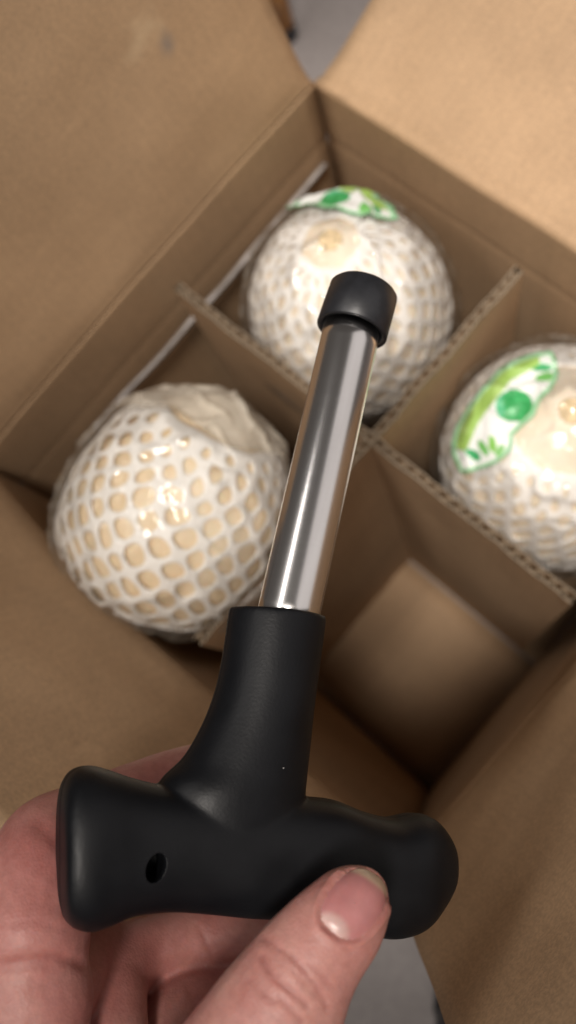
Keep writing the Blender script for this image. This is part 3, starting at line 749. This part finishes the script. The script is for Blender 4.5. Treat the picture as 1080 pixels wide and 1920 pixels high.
for pts, w, dep, red in (
    ([g(160, 740), g(200, 820), g(270, 900), g(350, 960), g(430, 1030)], 7, .00075, .5),
    ([g(170, 630), g(260, 690), g(350, 750), g(420, 830), g(490, 930), g(550, 1040)], 7, .0006, .4),
    ([g(440, 790), g(510, 840), g(570, 910)], 6, .0004, .25),
    ([g(270, 980), g(330, 1050), g(400, 1130)], 7, .0005, .35),
    ([g(90, 880), g(160, 950), g(240, 1010)], 7, .0004, .3),
    ([g(350, 830), g(420, 900), g(480, 980)], 5, .0003, .2),
    ([g(520, 560), g(600, 640), g(690, 715)], 5, .0003, .3)):
    crease(catmull(pts, 4) and [tuple(p) for p in catmull(pts, 4)], w, dep, red, thumbz)
nt_ = ~thumbz
for pts, w, dep, red in (
    ([(-20, 1812), (30, 1806), (70, 1799), (110, 1797), (150, 1806)], 12, .0012, .5),
    ([(-20, 1826), (40, 1818), (90, 1812)], 7, .0004, .2),
    ([(70, 1545), (90, 1562), (112, 1584)], 16, .0005, .22),
    ([(0, 1735), (60, 1728), (110, 1740)], 10, .0003, .12),
    ([(372, 1738), (385, 1762), (396, 1785)], 6, .0004, .3),
    ([(350, 1845), (362, 1880), (372, 1915)], 7, .0004, .3)):
    crease([tuple(p) for p in catmull(pts, 4)], w, dep, red, nt_)
# slow unevenness of the flesh
und = np.array([noise.noise(Vector((c_[0] * 90, c_[1] * 90, c_[2] * 90))) for c_ in co]); disp += und * .00035
# nail bed, walls round it and redder fingertips
NC = np.array((664, 1695.)); na = np.array((math.cos(math.radians(-54)), math.sin(math.radians(-54)))); nb_ = np.array((-na[1], na[0]))
NL, NW = 68, 53
la = ((px - NC[0]) * na[0] + (py - NC[1]) * na[1]) / NL; lb = ((px - NC[0]) * nb_[0] + (py - NC[1]) * nb_[1]) / NW
rn = (np.abs(la) ** 2.6 + np.abs(lb) ** 2.6) ** (1 / 2.6)
disp += (front & thumbz) * (np.exp(-((rn - 1.17) / .10) ** 2) * .00045 * (la < .55) - (rn < 1.03) * .0005)
tone *= 1 - (np.exp(-((rn - 1.06) / .07) ** 2) * front * thumbz * .20)[:, None] * np.array((.5, .9, .9))
# knuckle and fingertip flush
for (x_, y_, r_, k_) in ((100, 1600, 120, .22), (300, 1440, 90, .16), (60, 1740, 90, .10), (230, 1800, 90, .2), (420, 1850, 120, .25), (120, 1900, 90, .12), (560, 1900, 120, .05)):
    kk = np.exp(-((px - x_) ** 2 + (py - y_) ** 2) / r_ ** 2) * k_ * nt_
    tone *= 1 - kk[:, None] * np.array((.10, .8, .7))
co += no * disp[:, None]
hand.data.vertices.foreach_set('co', co.reshape(-1)); hand.data.update()
at = hand.data.color_attributes.new('tone', 'FLOAT_COLOR', 'POINT')
at.data.foreach_set('color', np.concatenate([tone, np.ones((nv, 1))], 1).reshape(-1))
treeH = BVHTree.FromPolygons([Vector(c_) + og for c_ in co], [tuple(p.vertices) for p in hand.data.polygons])
# thumbnail
def nailmat():
    m, nt, b = mat('thumbnail_plate'); a = N(nt, 'ShaderNodeVertexColor'); a.layer_name = 'tone'
    tc = N(nt, 'ShaderNodeTexCoord'); n = N(nt, 'ShaderNodeTexNoise', Scale=260.0, Detail=3.0); L(nt, tc.outputs['Object'], n.inputs['Vector'])
    c = mixc(nt, 1.0, a.outputs[0], ramp(nt, n.outputs[0], [(.3, (.88, .88, .88)), (.7, (1.04, 1.04, 1.04))]).outputs[0], 'MULTIPLY')
    L(nt, c, b.inputs['Base Color']); b.inputs['Roughness'].default_value = .33
    b.inputs['Subsurface Weight'].default_value = .2; b.inputs['Subsurface Scale'].default_value = .001
    bp = N(nt, 'ShaderNodeBump', Strength=.15, Distance=.0003); L(nt, n.outputs[0], bp.inputs['Height']); L(nt, bp.outputs[0], b.inputs['Normal'])
    return m
nvv, nff, ncc = [], [], []
NR_, NA_ = 22, 64
for i in range(NR_ + 1):
    for k in range(NA_):
        a = 2 * math.pi * k / NA_; rr_ = max(.002, i / NR_); s_, c_ = math.sin(a), math.cos(a)
        ex = 2.7; qa = math.copysign(abs(c_) ** (2 / ex), c_) * rr_; qb = math.copysign(abs(s_) ** (2 / ex), s_) * rr_
        qb *= 1 - .10 * max(0, qa)
        x, y = NC + na * NL * qa + nb_ * NW * qb
        dr = (U(x, y, 1) - CPOS).normalized(); h = treeH.ray_cast(CPOS, dr)
        P = h[0] if h[0] is not None else U(x, y, .19)
        nm = h[1] if h[0] is not None else -dr
        lift = .0006 * (1 - rr_ ** 6) - .0001 + .0003 * sm(.5, 1, qa)
        nvv.append(P + nm * lift)
        col = np.array((.44, .18, .175)) if qa < .72 else np.array((.60, .43, .31))
        t = sm(.66, .80, qa + .10 * qb * qb); col = np.array((.44, .18, .175)) * (1 - t) + np.array((.56, .41, .30)) * t
        lu = sm(.28, .12, math.hypot((qa + .95) / 1.9, (qb + .15) / 1.6)) if True else 0
        lu = 1 - sm(.22, .36, math.hypot((qa + 1.0) * .62, (qb + .15) * .42)); col = col * (1 - lu) + np.array((.52, .33, .30)) * lu
        ncc += [*col, 1]
for i in range(NR_):
    for k in range(NA_):
        nff.append((i * NA_ + k, i * NA_ + (k + 1) % NA_, (i + 1) * NA_ + (k + 1) % NA_, (i + 1) * NA_ + k))
nff.append(tuple(range(NA_)))
nail = mesh_obj('thumbnail', nvv, nff, nailmat(), hand)
at = nail.data.color_attributes.new('tone', 'FLOAT_COLOR', 'POINT'); at.data.foreach_set('color', ncc)
md = nail.modifiers.new('s', 'SMOOTH'); md.iterations = 3; md.factor = .4
md = nail.modifiers.new('t', 'SOLIDIFY'); md.thickness = .0004; md.offset = -1
bake(nail)
